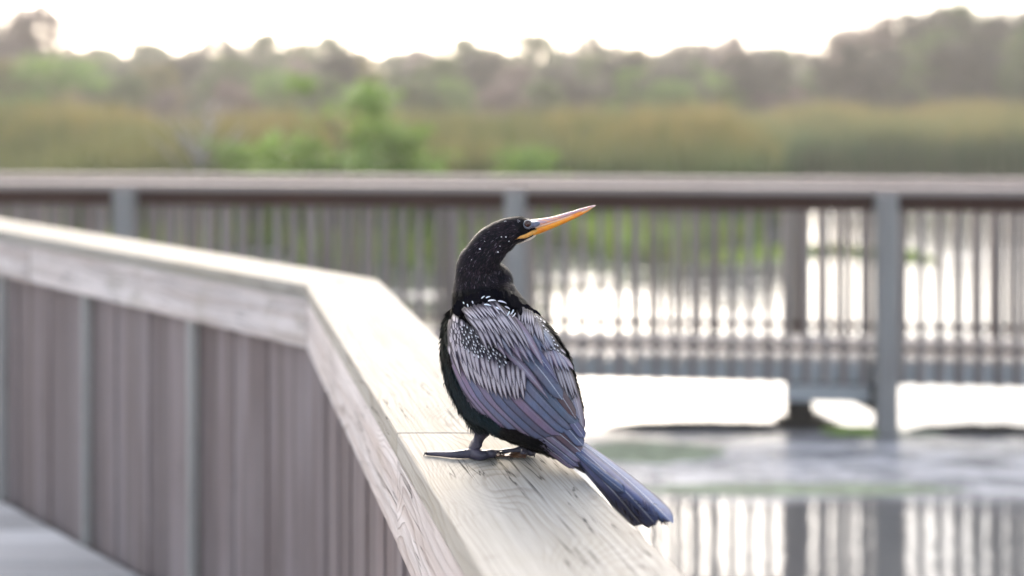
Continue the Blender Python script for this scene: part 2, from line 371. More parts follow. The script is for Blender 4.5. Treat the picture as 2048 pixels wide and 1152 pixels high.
def where(px):
    for lim, w in ((60, 'at the left edge of the photo'), (210, 'just right of the tall left edge tree'), (330, 'above the far left post'), (470, 'above the left corner of the near railing'),
                   (640, 'left of the bright green bush'), (820, 'above the bright green bush'), (960, 'above the head of the bird from the left'), (1110, 'straight above the bird head'), (1230, 'above the tip of the beak'),
                   (1420, 'right of the beak tip'), (1560, 'above the thin far post at right'), (1670, 'at the low dip in the skyline'), (1790, 'above the large right post'), (1930, 'in the tall right cluster'), (9999, 'at the right edge of the photo')):
        if px < lim: return w
for i, (px, yt, Y, k) in enumerate(SKY):
    tree(k, i % 2, px, yt+4, Y, f'{WORD[k]} tree on skyline {where(px)}', 'trees along the skyline')
# second row, lower, fills the wood below the skyline
for i, px in enumerate(range(-60, 1680, 66)):        # fills the dips behind the skyline trees
    tree(('sage', 'pink', 'dusky', 'olive')[i % 4], i % 2, px+rng.uniform(-14, 14), 108+6*math.sin(i*2.7), 112+5*math.sin(i), f'{WORD[("sage", "pink", "dusky", "olive")[i % 4]]} far tree in skyline dips {where(px)}', 'farthest trees')
row2 = []
for i, px in enumerate(range(-70, 2130, 74)):
    k = ('dusky', 'sage', 'dusky', 'pink', 'dusky', 'olive')[i % 6] if px < 1150 else ('dusky', 'dusky', 'sage')[i % 3]
    yt = 132+14*math.sin(i*1.7) if px < 1660 else 95+18*math.sin(i*2.1)
    tree(k, (i//2) % 2, px+rng.uniform(-15, 15), yt, 60+4*math.sin(i*2.3), f'{WORD[k]} lower tree by the wood {where(px)}', 'lower trees in front of the wood')
# shrubs behind the reeds
SH = [(20, 150, 'olive', 50, 1.5), (120, 140, 'bright', 48, 1.3), (250, 178, 'sage', 52, 1), (330, 190, 'pink', 52, 1), (470, 180, 'pink', 50, 1), (555, 165, 'bright', 52, .9), (640, 178, 'sage', 52, 1.2),
      (820, 175, 'sage', 53, 1.3), (905, 182, 'bright', 53, 1), (1010, 176, 'pink', 52, 1), (1085, 190, 'sage', 53, 1), (1160, 178, 'dusky', 56, .6), (1275, 160, 'bright', 56, .9), (1345, 185, 'bright', 56, 1), (1440, 172, 'bright', 56, .9),
      (1520, 188, 'pink', 56, 1), (1600, 192, 'pink', 57, 1), (1690, 190, 'dusky', 56, 1), (1800, 190, 'dusky', 58, 1.2), (1950, 188, 'dusky', 58, 1.2)]
KIN['bright'] = (M_br, 3.0, 2.8, 40, 70)
for s in range(2): TM['bright', s] = (trunk_mesh('stem', 51+s, 2.4, .05, 9, 1.2, M_bark), crown_mesh('crown', 61+s, 3.0, 2.8, .05, 44, 80, .075, M_br))
WORD['bright'] = 'bright green'
for i, (px, yt, k, Y, wd) in enumerate(SH):
    if k in ('bright', 'sage', 'olive'): yt -= 14
    tree(k, i % 2, px, yt, Y, f'{WORD[k]} shrub behind the reeds {where(px)}', 'shrubs behind the reeds', 'shrub', 'shrub', wd*1.25)
# near green bushes in the marsh above the far railing
for px, yt, Y, wd, lab in ((678, 192, 16.3, 1.35, 'tall bright green bush in the marsh, left of the bird head'), (590, 300, 16.3, 1.1, 'small green bush just left of the tall bright one'), (835, 285, 16.3, 1.2, 'low green bush just right of the tall bright one'),
                       (1060, 322, 17, 1.3, 'low green bush behind the railing near the bird head'), (450, 308, 17, 1.0, 'low green bush behind the railing, left of centre')):
    tree('bright', 0 if px < 1000 else 1, px, yt, Y, lab, None, 'marsh_bush', 'bush', wd)
# where two would share a description, count them off from the left
same = {}
for o in COL.objects:
    if o.parent is None and o.get('group') and o.get('category') in ('tree', 'shrub'): same.setdefault(o['label'], []).append(o)
ORD = ('first', 'second', 'third', 'fourth', 'fifth', 'sixth', 'seventh')
for lb, os2 in same.items():
    if len(os2) > 1:
        os2.sort(key=lambda o: o.location.x/o.location.y)
        for i, o in enumerate(os2): o['label'] = f'{ORD[i]} {lb}'
# pale leafless tree among the reeds on the left
bt = empty('bare_tree', ((408-1024)*17.2/FPX, 17.2, .0)); tag(bt, 'slender pale leafless tree in the reeds at left', 'bare tree')
M_pale = plain('pale bark', (.36, .33, .36), .8, .3, .2, 8)
bo = bpy.data.objects.new('trunk', trunk_mesh('trunk', 5, 2.0, .035, 22, .9, M_pale)); COL.objects.link(bo); bo.parent = bt

# ------------------------------------------------------------------ near boardwalk: deck and solid railing with a bend
RT = 1.48                                           # top of the railing above the water
Cn = Vector((-.568, 3.307)); On = Vector((-.383, 3.420)); dA = Vector((.2577, -.9662)).normalized(); dB = Vector((-.7195, .6945)).normalized()
aA = math.atan2(dA.y, dA.x); aB = math.atan2(dB.y, dB.x)
nA = Vector((-dA.y, dA.x)); nB = Vector((dB.y, -dB.x))       # outward (over the water)
rail = empty('wooden_railing', (Cn.x, Cn.y, .41)); tag(rail, 'weathered solid board railing with pale flat cap and a bend, under the bird', 'railing')
def at(o, d, s, n, k): return (o+d*s+n*k)[:]
sp = 1.52                                           # butt joint of the two cap boards on the bird's side
prism('cap_board', [Cn[:], On[:], at(On, dA, sp+.1165, nA, 0), at(Cn, dA, sp-.0004, nA, 0)], RT-.040, RT, aA, M_cap, rail, .004, 3)
prism('cap_board', [at(Cn, dA, sp+.0004, nA, .0), at(On, dA, sp+.1173, nA, 0), at(On, dA, 6.0, nA, .0), at(Cn, dA, 6.0, nA, .0)], RT-.040, RT, aA, M_cap, rail, .004, 3)
prism('cap_board', [at(Cn, dB, .003, nB, 0), at(Cn, dB, 3.6, nB, 0), at(On, dB, 3.4, nB, 0), at(On, dB, .003, nB, 0)], RT-.040, RT, aB, M_cap, rail, .005, 3)
def strip(name, o, d, n, s0, s1, k0, k1, z0, z1, ang, mat, bev=.003, m0=0):
    return prism(name, [at(o, d, s0, n, k0), at(o, d, s1, n, k0), at(o, d, s1, n, k1), at(o, d, s0+m0, n, k1)], z0, z1, ang, mat, rail, bev)
strip('fascia_board', Cn, dA, nA, .0, sp-.003, .0015, .038, RT-.175, RT-.041, aA, M_fas, .003, .0)
strip('fascia_board', Cn, dA, nA, sp+.001, 6, .0, .038, RT-.175, RT-.041, aA, M_fas, .003)
strip('fascia_board', Cn, dB, nB, .002, 1.735, .0015, .038, RT-.175, RT-.041, aB, M_fas, .003, .012)
strip('fascia_board', Cn, dB, nB, 1.741, 3.6, .0, .038, RT-.178, RT-.041, aB, M_fas, .006)
# upright boards under the fascia, with pale battens proud of them
def uprights(o, d, n, ang, smax, phase, batten_at):
    s = phase; i = 0
    while s < smax:
        w = random.choice((.088, .138, .138, .138))
        k = .046+(.006 if i % 2 else 0)+random.uniform(0, .003); e = -.0016
        strip('board', o, d, n, s-e, s+w+e, k, k+.019, .335, RT-.125, ang, M_brd, .0015)
        s += w; i += 1
    strip('gap_light_block', o, d, n, phase, smax, .0745, .0835, .336, RT-.126, ang, M_drk, 0)  # added dark panel, keeps bright water from showing through the board gaps
    for b in batten_at:
        strip('batten', o, d, n, b, b+.018, .012, .045, .412, RT-.1765, ang, M_bat, .002)
uprights(Cn, dB, nB, aB, 3.5, -.018, (.62, 1.325, 2.03, 2.75))
uprights(Cn, dA, nA, aA, 5.6, -.022, (2.6, 4.0))
for o, d, n, ang, ss in ((Cn, dA, nA, aA, (.55, 2.6, 4.6)), (Cn, dB, nB, aB, (.45, 1.9, 3.3))):
    for s in ss: strip('post', o, d, n, s, s+.09, .089, .178, -.6, RT-.045, ang, M_pst, .004)
    strip('inner_rail', o, d, n, .12, 3.4, .0865, .0885, RT-.13, RT-.042, ang, M_pst, 0)
# deck planks across the walkway, each following the bend
tones = []; V = []; F = []; y = -2.0
def lineX(y):
    if y < Cn.y: return Cn.x+dA.x*(y-Cn.y)/dA.y+.07
    return Cn.x+dB.x*(y-Cn.y)/dB.y-.07+.10
while y < 7.0:
    y1 = y+.136; xr0 = lineX(y); xr1 = lineX(y1)
    if y > 5.9: xr0 = min(xr0, -3.2); xr1 = min(xr1, -3.2)
    k = len(V); z0, z1 = .372, .41+random.uniform(-.0015, .0015)
    for z in (z0, z1): V += [(-4.2, y, z), (xr0, y, z), (xr1, y1, z), (-4.2, y1, z)]
    F += [(k, k+3, k+2, k+1), (k+4, k+5, k+6, k+7), (k, k+1, k+5, k+4), (k+1, k+2, k+6, k+5), (k+2, k+3, k+7, k+6), (k+3, k, k+4, k+7)]
    y += .146
dk = mesh_obj('deck', V, F, M_dek); dk['kind'] = 'structure'
# rim board and piles carrying the near walkway
for o, d, n, ang in ((Cn, dA, nA, aA), (Cn, dB, nB, aB)):
    q = prism('deck_rim', [at(o, d, .06, n, .048), at(o, d, 3.4, n, .048), at(o, d, 3.4, n, .0725), at(o, d, .06, n, .0725)], .16, .333, ang, M_ffas, None, .003); q['kind'] = 'structure'

# ------------------------------------------------------------------ far boardwalk
RF = 1.462; YN = 7.45; YF = 8.32; SL = -.085; fa = math.atan(SL)
ud = Vector((math.cos(fa), math.sin(fa))); un = Vector((-math.sin(fa), math.cos(fa)))
def hit(px, y0):                                    # along-line position seen at column px of a line through (0,y0)
    k = (px-1024)/FPX; return k*y0/(1-k*SL)/math.cos(fa)
def fbox(name, s0, s1, k0, k1, z0, z1, mat, par, y0, bev=.003):
    o = Vector((0, y0))
    return prism(name, [at(o, ud, s0, un, k0), at(o, ud, s1, un, k0), at(o, ud, s1, un, k1), at(o, ud, s0, un, k1)], z0, z1, fa, mat, par, bev)
S0, S1 = -5.2, 5.2
fr = empty('boardwalk_railing', (0, YN, .41)); tag(fr, 'baluster railing on the near side of the far boardwalk, with three thick square posts', 'railing')
fbox('cap', S0, S1, -.075, .11, RF-.042, RF, M_fcap, fr, YN)
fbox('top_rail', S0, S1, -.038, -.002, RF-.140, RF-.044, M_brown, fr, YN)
fbox('bottom_rail', S0, S1, .040, .075, .455, .49, M_brown, fr, YN)
ph = hit(1500, YN) % .1135
k = math.ceil((-5.1-ph)/.1135)
while k*.1135+ph < 5.1:
    s = k*.1135+ph+random.uniform(-.004, .004); k += 1
    fbox('baluster', s-.019, s+.019, .0, .036, .262+random.uniform(-.004, .004), RF-.044, M_bal, fr, YN, 0)
for px in (262, 1033, 1765):
    s = hit(px, YN); fbox('post', s-.062, s+.062, -.150, -.0405, -.7, RF-.0435, M_pst, fr, YN, .006)
ff = empty('boardwalk_railing', (0, YF, .41)); tag(ff, 'rear baluster railing of the far boardwalk, seen through the front one, slimmer posts', 'railing')
fbox('cap', S0, S1, -.075, .085, RF-.042, RF, M_fcap, ff, YF)
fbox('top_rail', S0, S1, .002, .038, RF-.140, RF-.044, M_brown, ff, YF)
fbox('bottom_rail', S0, S1, -.075, -.040, .455, .49, M_brown, ff, YF)
ph = hit(1500, YF) % .1135; k = math.ceil((-5.1-ph)/.1135)
while k*.1135+ph < 5.1:
    s = k*.1135+ph; k += 1
    fbox('baluster', s-.016, s+.016, -.038, -.002, .272, RF-.044, M_bal, ff, YF, 0)
for px in (175, 897, 1602):
    s = hit(px, YF); fbox('post', s-.055, s+.055, .0405, .15, -.7, RF-.0435, M_pst, ff, YF, .004)
# deck, rim boards, cross beams
V = []; F = []; s = S0; o2 = Vector((0, YN))
while s < S1:
    k = len(V)
    for z in (.375, .41):
        for a, b in ((s, .04), (s+.138, .04), (s+.138, YF-YN-.05), (s, YF-YN-.05)):
            p = o2+ud*a+un*b; V.append((p.x, p.y, z+random.uniform(-.001, .001)))
    F += [(k, k+3, k+2, k+1), (k+4, k+5, k+6, k+7), (k, k+1, k+5, k+4), (k+1, k+2, k+6, k+5), (k+2, k+3, k+7, k+6), (k+3, k, k+4, k+7)]
    s += .145
d2 = mesh_obj('boardwalk_deck', V, F, M_dek); d2['kind'] = 'structure'
def fstruct(name, *a, **k):
    q = fbox(name, *a, **k); q.parent = d2; return q
fstruct('rim_board', S0, S1, .0385, .0762, .262, .374, M_ffas, None, YN)
fstruct('rim_board', S0, S1, -.078, -.0402, .275, .374, M_ffas, None, YF)
s17, s16 = hit(1765, YN), hit(1600, YF)
fstruct('short_pile', hit(1602, YN)-.072, hit(1602, YN)+.072, .0, .14, -.7, .150, M_drk, None, YN)
fstruct('low_beam', hit(1580, YN), s17-.079, .03, .10, .152, .262, M_drk, None, YN)
fstruct('brace_board', hit(1570, YN), s17-.08, -.0385, -.003, .165, .2615, M_ffas, None, YN)
for pn, pf in ((262, 175), (1033, 897), (1765, 1602)):
    a = o2+ud*hit(pn, YN)+un*(-.038); b = Vector((0, YF))+ud*hit(pf, YF)+un*.05; d = (b-a).normalized(); n = Vector((-d.y, d.x)); ang = math.atan2(d.y, d.x)
    q = prism('cross_beam', [at(a, d, 0, n, -.035), at(b, d, 0, n, -.035), at(b, d, 0, n, .035), at(a, d, 0, n, .035)], .10, .26, ang, M_drk, None, .003); q.parent = d2
# curved foot flare of algae and mud about the piles, floating mats, dark strips for a reflection
M_mat = plain('floating pale algae', (.27, .31, .22), .75, .3, .25, 9)
M_grn = plain('green algae', (.17, .26, .05), .8, .3, .35, 14)
M_mud_refl = plain('dark debris and painted reflection', (.03, .026, .022), .85, .3, .5, 12)  # debris clump, and strips that paint the dark reflection of the deck edge
def mat_blob(name, cx, cy, rx, ry, mat, label, cat, seed, h=.012, z=.004, patches=1):
    r = random.Random(seed); V = []; F = []; nr, na = 7, 48
    V.append((cx, cy, z+h))
    for i in range(1, nr+1):
        for j in range(na):
            a = 2*math.pi*j/na; q = i/nr
            m = 1+.28*noise.noise(Vector((math.cos(a)*1.7, math.sin(a)*1.7, seed)))+.16*noise.noise(Vector((math.cos(a)*5, math.sin(a)*5, seed)))
            zz = z+h*(1-q*q)+(.35*h*noise.noise(Vector((q*8*math.cos(a), q*8*math.sin(a), seed))) if i < nr else -.010)
            V.append((cx+rx*q*m*math.cos(a), cy+ry*q*m*math.sin(a), zz))
    for j in range(na): F.append((0, 1+j, 1+(j+1) % na))
    for i in range(nr-1):
        for j in range(na): a = 1+i*na+j; b = 1+i*na+(j+1) % na; F.append((a, a+na, b+na, b))
    o = mesh_obj(name, V, F, mat, smooth=True); tag(o, label, cat, kind='stuff'); return o
def wpt(px, py): d = FPX*EYE/(py-HOR); return (px-1024)*d/FPX, d
x, y = wpt(1600, 980); mat_blob('algae_mat', x, y, .95, .10, M_mat, 'long pale green streak of algae floating in front of the far boardwalk', 'algae', 1, .006)
x, y = wpt(1720, 862); mat_blob('algae_mat', x, y, .26, .09, M_grn, 'bright green algae patch around the foot of the large right post', 'algae', 3, .02)
x, y = wpt(1300, 905); mat_blob('algae_mat', x, y, .45, .22, M_mat, 'pale algae patch on the water just right of the bird', 'algae', 5, .006)
x, y = wpt(1600, 846); mat_blob('dark_water_patch', x, y, .17, .16, M_mud_refl, 'dark clump of debris around the foot of the slim right post', 'debris', 8, .03)
x, y = wpt(1400, 856); mat_blob('dark_water_patch', x, y, .62, .07, M_mud_refl, 'dark strip standing for the boardwalk edge reflected in the water', 'debris', 9, .035)  # dark reflection of the rear rim board, laid on as a strip
x, y = wpt(1960, 862); mat_blob('dark_water_patch', x, y, .50, .07, M_mud_refl, 'dark strip standing for the boardwalk edge reflection, right of the large right post', 'debris', 11, .035)  # same painted reflection, continued to the right
x, y = wpt(1840, 868); mat_blob('algae_mat', x, y, .17, .035, M_mat, 'small cream coloured scum patch right of the large right post', 'algae', 14, .01)

# ------------------------------------------------------------------ the bird
bird = empty('bird', P(985, 910, 1.722)); bird.location.z = RT
tag(bird, 'dark long necked water bird perched on the pale railing cap, orange beak turned right', 'bird')
AX0 = np.array((962., 575.)); AX1 = np.array((1135., 905.)); AL = np.linalg.norm(AX1-AX0); AU = (AX1-AX0)/AL; AN = np.array((AU[1], -AU[0]))
TT = [0, .1, .25, .4, .55, .7, .85, 1.0]
TL = [60, 106, 136, 149, 148, 118, 70, 22]; TR = [58, 60, 70, 88, 92, 78, 60, 26]; TB = [.043, .062, .080, .088, .086, .074, .050, .020]
def tinterp(t): return [float(np.interp(t, TT, a)) for a in (TL, TR, TB)]
def dcen(t): return 1.775-.115*t
def body_depth(px, py, grow=0):
    q = np.array((px, py))-AX0; t = float(q@AU)/AL; r = float(q@AN); L, Rr, b = tinterp(min(1, max(0, t)))
    c = (Rr-L)/2; a = (Rr+L)/2+grow; e = (r-c)/a
    if t < 0: b *= max(.2, 1+t*3)
    return dcen(min(1.05, t))-b*math.sqrt(max(.03, 1-e*e))
def surf(px, py, off): return P(px, py, body_depth(px, py, 8)-off)

# one continuous body: torso, neck with its fold, head, thighs
def torso():
    rings = []
    for t in np.linspace(0, 1, 22):
        L, Rr, b = tinterp(t); k = 1
        if t < .05: k = .8+4*t
        c = (Rr-L)/2; a = (Rr+L)/2*k; cen = AX0+AU*AL*t+AN*c; d = dcen(t); s = d/FPX
        m = P(cen[0], cen[1], d); ring = []
        for j in range(28):
            th = 2*math.pi*j/28; r = a*math.cos(th); v = AN*r*s
            ring.append(m+Vector((v[0], -math.sin(th)*b*k*(1 if math.sin(th) > 0 else .95), -v[1])))
        rings.append(ring)
    return loft(rings)
NECK = [(972, 622, 62, 1.785), (966, 598, 61, 1.785), (964, 574, 59, 1.783), (960, 552, 51, 1.78), (957, 530, 42.5, 1.774), (967, 510, 37, 1.768), (983, 489, 35.5, 1.770), (1003, 472, 31, 1.768), (1023, 462.5, 27.5, 1.768),
        (1042, 458, 24.5, 1.769), (1056, 456.5, 20.5, 1.771), (1066, 455.5, 15.5, 1.773), (1073, 454.5, 9, 1.775)]
NP = smooth_path(NECK, 4)
def neck(): return tube([P(a, b, d) for a, b, r, d in NP], [r*d/FPX for a, b, r, d in NP], 24)
def ell(px, py, d, rx, ry, rd, tilt=0):
    c = P(px, py, d); s = d/FPX; rings = []
    for i in range(1, 12):
        ph = math.pi*i/12; ring = []
        for j in range(16):
            th = 2*math.pi*j/16; x = rx*math.sin(ph)*math.cos(th); z = ry*math.cos(ph)
            x, z = x*math.cos(tilt)-z*math.sin(tilt), x*math.sin(tilt)+z*math.cos(tilt)
            ring.append(c+Vector((x*s, rd*math.sin(ph)*math.sin(th), z*s)))
        rings.append(ring)
    return loft(rings)
pieces = [torso(), neck(), ell(988, 566, 1.782, 38, 40, .032), ell(966, 834, 1.715, 28, 27, .024, .2), ell(1046, 856, 1.745, 28, 24, .024, .2), ell(1004, 476, 1.768, 30, 30, .021)]
v, f = merge(pieces)
def mat_body():
    n = N('black body plumage'); tc = n.n('TexCoord').outputs['Object']
    a = n.noise(tc, 420, 3, .6); b = n.noise(tc, 30, 3)
    c = n.mix(n.ramp(b, [(.35, 0.0), (.65, 1.0)]), (.0035, .004, .0065), (.007, .0055, .008))
    return n.set(Base_Color=c, Roughness=.5, Normal=n.bump(a, .6, .0012), Specular_IOR_Level=.05)
M_body = mat_body()
tmp = mesh_obj('body_tmp', v, f, M_body)
md = tmp.modifiers.new('r', 'REMESH'); md.mode = 'VOXEL'; md.voxel_size = .0022
sm = tmp.modifiers.new('s', 'SMOOTH'); sm.factor = .6; sm.iterations = 8
dg = bpy.context.evaluated_depsgraph_get(); me = bpy.data.meshes.new_from_object(tmp.evaluated_get(dg)); me.name = 'body'
bpy.data.objects.remove(tmp)
me.materials.clear(); me.materials.append(M_body); me.polygons.foreach_set('use_smooth', [True]*len(me.polygons))
me.transform(Matrix.Translation(-bird.location)); body = bpy.data.objects.new('body', me); COL.objects.link(body); body.parent = bird

# ---- flow of the plumage: 3D points with a tailward direction
FL = []
for i in range(len(NP)-1):
    p = P(NP[i][0], NP[i][1], NP[i][3]); q = P(NP[i+1][0], NP[i+1][1], NP[i+1][3]); FL.append((p, (p-q).normalized(), 'n', NP[i][2]))
for t in np.linspace(.08, 1, 12):
    c = AX0+AU*AL*t; L, Rr, b = tinterp(t); c = c+AN*(Rr-L)/2; p = P(c[0], c[1], dcen(t)); c2 = c+AU*20; FL.append((p, (P(c2[0], c2[1], dcen(t)-.01)-p).normalized(), 'b', (L+Rr)/2))
def inpoly(x, y, poly):
    r = False; j = len(poly)-1
    for i in range(len(poly)):
        a, b = poly[i], poly[j]
        if (a[1] > y) != (b[1] > y) and x < (b[0]-a[0])*(y-a[1])/(b[1]-a[1])+a[0]: r = not r
        j = i
    return r
WINGS = [(900, 632), (930, 618), (985, 628), (1040, 622), (1075, 632), (1125, 690), (1150, 760), (1165, 850), (1150, 880), (1060, 868), (1010, 858), (950, 812), (915, 760), (900, 700)]
FACE = [(1038, 446), (1046, 437), (1082, 434), (1090, 470), (1062, 480), (1040, 474)]
class Fe:
    """collects feather blades of one part; per-feather colours live in attributes, u/v in a UV map"""
    def __init__(s): s.v = []; s.f = []; s.uv = []; s.c = []; s.p = []
    def add(s, pts, nv, nu, col, par):
        k = len(s.v); s.v += pts
        for i in range(nv-1):
            for j in range(nu-1): a = k+i*nu+j; s.f.append((a, a+1, a+nu+1, a+nu))
        for i in range(nv):
            for j in range(nu): s.uv.append((j/(nu-1), i/(nv-1))); s.c.append((*col, 1)); s.p.append((*par, 1))
    def build(s, name, mat, parent, smooth=True):
        o = mesh_obj(name, s.v, s.f, mat, parent, smooth, world=True if parent is bird else False); me = o.data
        u = me.uv_layers.new(name='uv'); li = np.zeros(len(me.loops), np.int32); me.loops.foreach_get('vertex_index', li)
        u.data.foreach_set('uv', np.array(s.uv, np.float32)[li].ravel())
        for nm, d in (('fc', s.c), ('fp', s.p)):
            a = me.color_attributes.new(nm, 'FLOAT_COLOR', 'POINT'); a.data.foreach_set('color', np.array(d, np.float32).ravel())
        return o
def feather_mat():
    n = N('feather vane'); uv = n.n('UVMap').outputs[0]; sp_ = n.n('SeparateXYZ'); n.l(uv, sp_.inputs[0]); u, v = sp_.outputs[0], sp_.outputs[1]
    fc = n.n('Attribute', attribute_name='fc').outputs['Color']; fp = n.n('SeparateColor'); n.l(n.n('Attribute', attribute_name='fp').outputs['Color'], fp.inputs[0])
    pale, spot, rach = fp.outputs[0], fp.outputs[1], fp.outputs[2]
    uc = n.math('ABSOLUTE', n.math('SUBTRACT', u, .5))                     # 0 at the shaft, .5 at the edge
    bx = n.n('CombineXYZ'); n.l(n.math('MULTIPLY', n.math('SUBTRACT', v, n.math('MULTIPLY', uc, .22)), 1), bx.inputs[0]); n.l(n.math('MULTIPLY', u, .04), bx.inputs[1])
    oc = n.n('TexCoord').outputs['Object']; ad = n.n('VectorMath', operation='ADD'); n.l(bx.outputs[0], ad.inputs[0])
    os_ = n.n('VectorMath', operation='SCALE'); n.l(oc, os_.inputs[0]); os_.inputs['Scale'].default_value = .6; n.l(os_.outputs[0], ad.inputs[1])
    barb = n.noise(ad.outputs[0], 90, 3, .6); soft = n.noise(oc, 55, 3)
    c = n.mix(n.math('MULTIPLY', n.ramp(barb, [(.3, 1.0), (.6, 0.0)]), .38), fc, n.mix(1.0, fc, (.35, .33, .40), 'MULTIPLY'))
    c = n.mix(n.math('MULTIPLY', n.ramp(soft, [(.4, 0.0), (.7, 1.0)]), .6), c, n.mix(1.0, c, (1.25, .88, .78), 'MULTIPLY'))
    # pale middle of the vane, edges darkened to paint the shade between feathers
    st = n.math('MULTIPLY', n.math('MULTIPLY', n.ramp(uc, [(.15, 1.0), (.27, 0.0)]), n.ramp(v, [(.12, 0.0), (.42, 1.0)])), pale)
    st = n.math('MULTIPLY', st, n.ramp(barb, [(.25, .65), (.6, 1.0)]))
    c = n.mix(st, c, (.58, .52, .58))
    vs = n.math('ABSOLUTE', n.math('SUBTRACT', v, .70))
    sd_ = n.math('SQRT', n.math('ADD', n.math('POWER', n.math('MULTIPLY', uc, 1.0), 2), n.math('POWER', n.math('MULTIPLY', vs, .9), 2)))
    c = n.mix(n.math('MULTIPLY', n.ramp(sd_, [(.105, 1.0), (.16, 0.0)]), spot), c, (.78, .80, .90))
    rl = n.math('MULTIPLY', n.ramp(uc, [(.018, 1.0), (.042, 0.0)]), rach)
    c = n.mix(rl, c, (.38, .40, .48))
    edge = n.math('MULTIPLY', n.ramp(uc, [(.36, 0.0), (.47, 1.0)]), .86)
    c = n.mix(edge, c, (.014, .013, .026))
    h = n.math('ADD', n.math('MULTIPLY', barb, .5), n.math('MULTIPLY', rl, 1.2))
    return n.set(Base_Color=c, Roughness=.5, Specular_IOR_Level=.22, Normal=n.bump(h, .7, .0007))
M_fe = feather_mat()
M_fuzz = N('fine plumage'); a_ = M_fuzz.n('Attribute', attribute_name='fc').outputs['Color']; M_fuzz = M_fuzz.set(Base_Color=a_, Roughness=.55, Specular_IOR_Level=.07)
BLUE = (.112, .130, .225); LIL = (.170, .152, .222); TEAL = (.095, .130, .205); BRN = (.125, .095, .115); DK = (.006, .007, .016); BUF = (.20, .165, .185); BLK = (.0035, .0035, .006)
def jit(c, a=.18): k = 1+random.uniform(-a, a); return tuple(max(.003, x*k*(1+random.uniform(-.06, .06))) for x in c)
def prof_round(t): return min(1, .35+2.2*t)*(max(0, 1-max(0, (t-.80)/.20)**2.4))**.5
def prof_lance(t): return math.sin(math.pi*min(1, .12+.88*t**.85))**.8 if t < 1 else 0
def prof_tail(t): return (.30+.70*min(1, t*1.15))*(max(0, 1-max(0, (t-.86)/.14)**2.2))**.5
def fth(F, b, t, hw, off0, off1, col, par=(0, 0, .6), bend=0.0, prof=prof_lance, depth=None, nv=12, nu=7, camber=.0034, ragged=0, twist=0.0):
    b = np.array(b, float); t = np.array(t, float); d = t-b; L = np.linalg.norm(d); nrm = np.array((-d[1], d[0]))/L
    pts = []; c1 = b+d*.5+nrm*bend*L; sf = depth or surf
    rg = [random.uniform(-1, 1) for _ in range(2*nv)]
    for i in range(nv):
        s = i/(nv-1); c = (1-s)**2*b+2*s*(1-s)*c1+s*s*t; tg = 2*(1-s)*(c1-b)+2*s*(t-c1); tg /= max(1e-6, np.linalg.norm(tg)); nn = np.array((-tg[1], tg[0]))
        w = hw*prof(s)+.15; off = off0+(off1-off0)*s
        for j in range(nu):
            e = -1+2*j/(nu-1); q = c+nn*w*e
            if ragged and s > .5 and abs(e) > .6: q = q+tg*rg[i*2+(e > 0)]*ragged*(1.8 if s > .82 else 1)
            pts.append(sf(q[0], q[1], off+camber*(1-e*e)*min(1, hw/7)-.0004+twist*e))
    if par[0] >= .5: col = (.040, .034, .055) if par[0] < .85 else (.022, .020, .034)
    F.add(pts, nv, nu, jit(col), par)
def fan(F, bA, bB, tA, tB, n, hw, off, dOff, col, par, bend=0, prof=prof_lance, arcb=0, arct=0, jb=2, jt=3, lift=.002, **k):
    for i in range(n):
        s = i/max(1, n-1); q = 4*s*(1-s)
        b = (bA[0]+(bB[0]-bA[0])*s+random.uniform(-jb, jb), bA[1]+(bB[1]-bA[1])*s+arcb*q+random.uniform(-jb, jb))
        t = (tA[0]+(tB[0]-tA[0])*s+random.uniform(-jt, jt), tA[1]+(tB[1]-tA[1])*s+arct*q+random.uniform(-jt, jt))
        cc = col[i % len(col)] if isinstance(col[0], tuple) else col
        fth(F, b, t, hw*random.uniform(.88, 1.12), off+dOff*i, off+dOff*i+lift, cc, par, bend, prof, **k)

# ---- left wing
F = Fe(); m1 = 'primaries'
for i, (b, t, hw) in enumerate((((1020, 846), (1150, 938), 8), ((1035, 840), (1158, 934), 9), ((1052, 838), (1165, 925), 10), ((1075, 834), (1166, 908), 12), ((1095, 815), (1166, 892), 12), ((1110, 800), (1169, 876), 10))):
    fth(F, b, t, hw, .004+.0012*i, .012+.0012*i, (LIL, BLUE, LIL, BRN, BLUE, BLUE)[i], (.0, 0, 1), -.03, prof_round, nv=16, camber=.0008, twist=.0008)
bs = [(899, 668), (902, 700), (907, 728), (920, 742), (934, 750), (950, 755), (967, 757), (985, 758), (1002, 756), (1018, 750), (1033, 742), (1046, 730)]
ts = [(955, 822), (985, 850), (1010, 862), (1030, 868), (1049, 873), (1068, 871), (1086, 876), (1104, 873), (1120, 871), (1137, 866), (1148, 860), (1158, 852)]
for i in range(12):
    fth(F, bs[i], ts[i], (12, 14, 14, 13.5, 13.5, 13.5, 14, 14, 14, 14, 13, 12)[i], .004+.0009*i, .005+.0009*i, (LIL, LIL, LIL, LIL, BLUE, LIL, BLUE, BLUE, LIL, BLUE, BLUE, TEAL)[i], (0, 0, .16), .055 if i < 9 else .03, prof_round, nv=16, ragged=1.5, camber=.0008, twist=.0009)
# greater coverts, pale buff
fan(F, (901, 655), (1040, 735), (925, 752), (1048, 800), 15, 8.5, .0135, .00012, [BUF, BUF, LIL, BUF], (.75, 0, .3), .06, arcb=22, arct=14, nv=11)
fan(F, (900, 640), (1045, 722), (914, 722), (1052, 782), 15, 7.5, .0150, .0001, [BUF, LIL, BUF], (.65, 0, .3), .06, arcb=26, arct=10, nv=10)
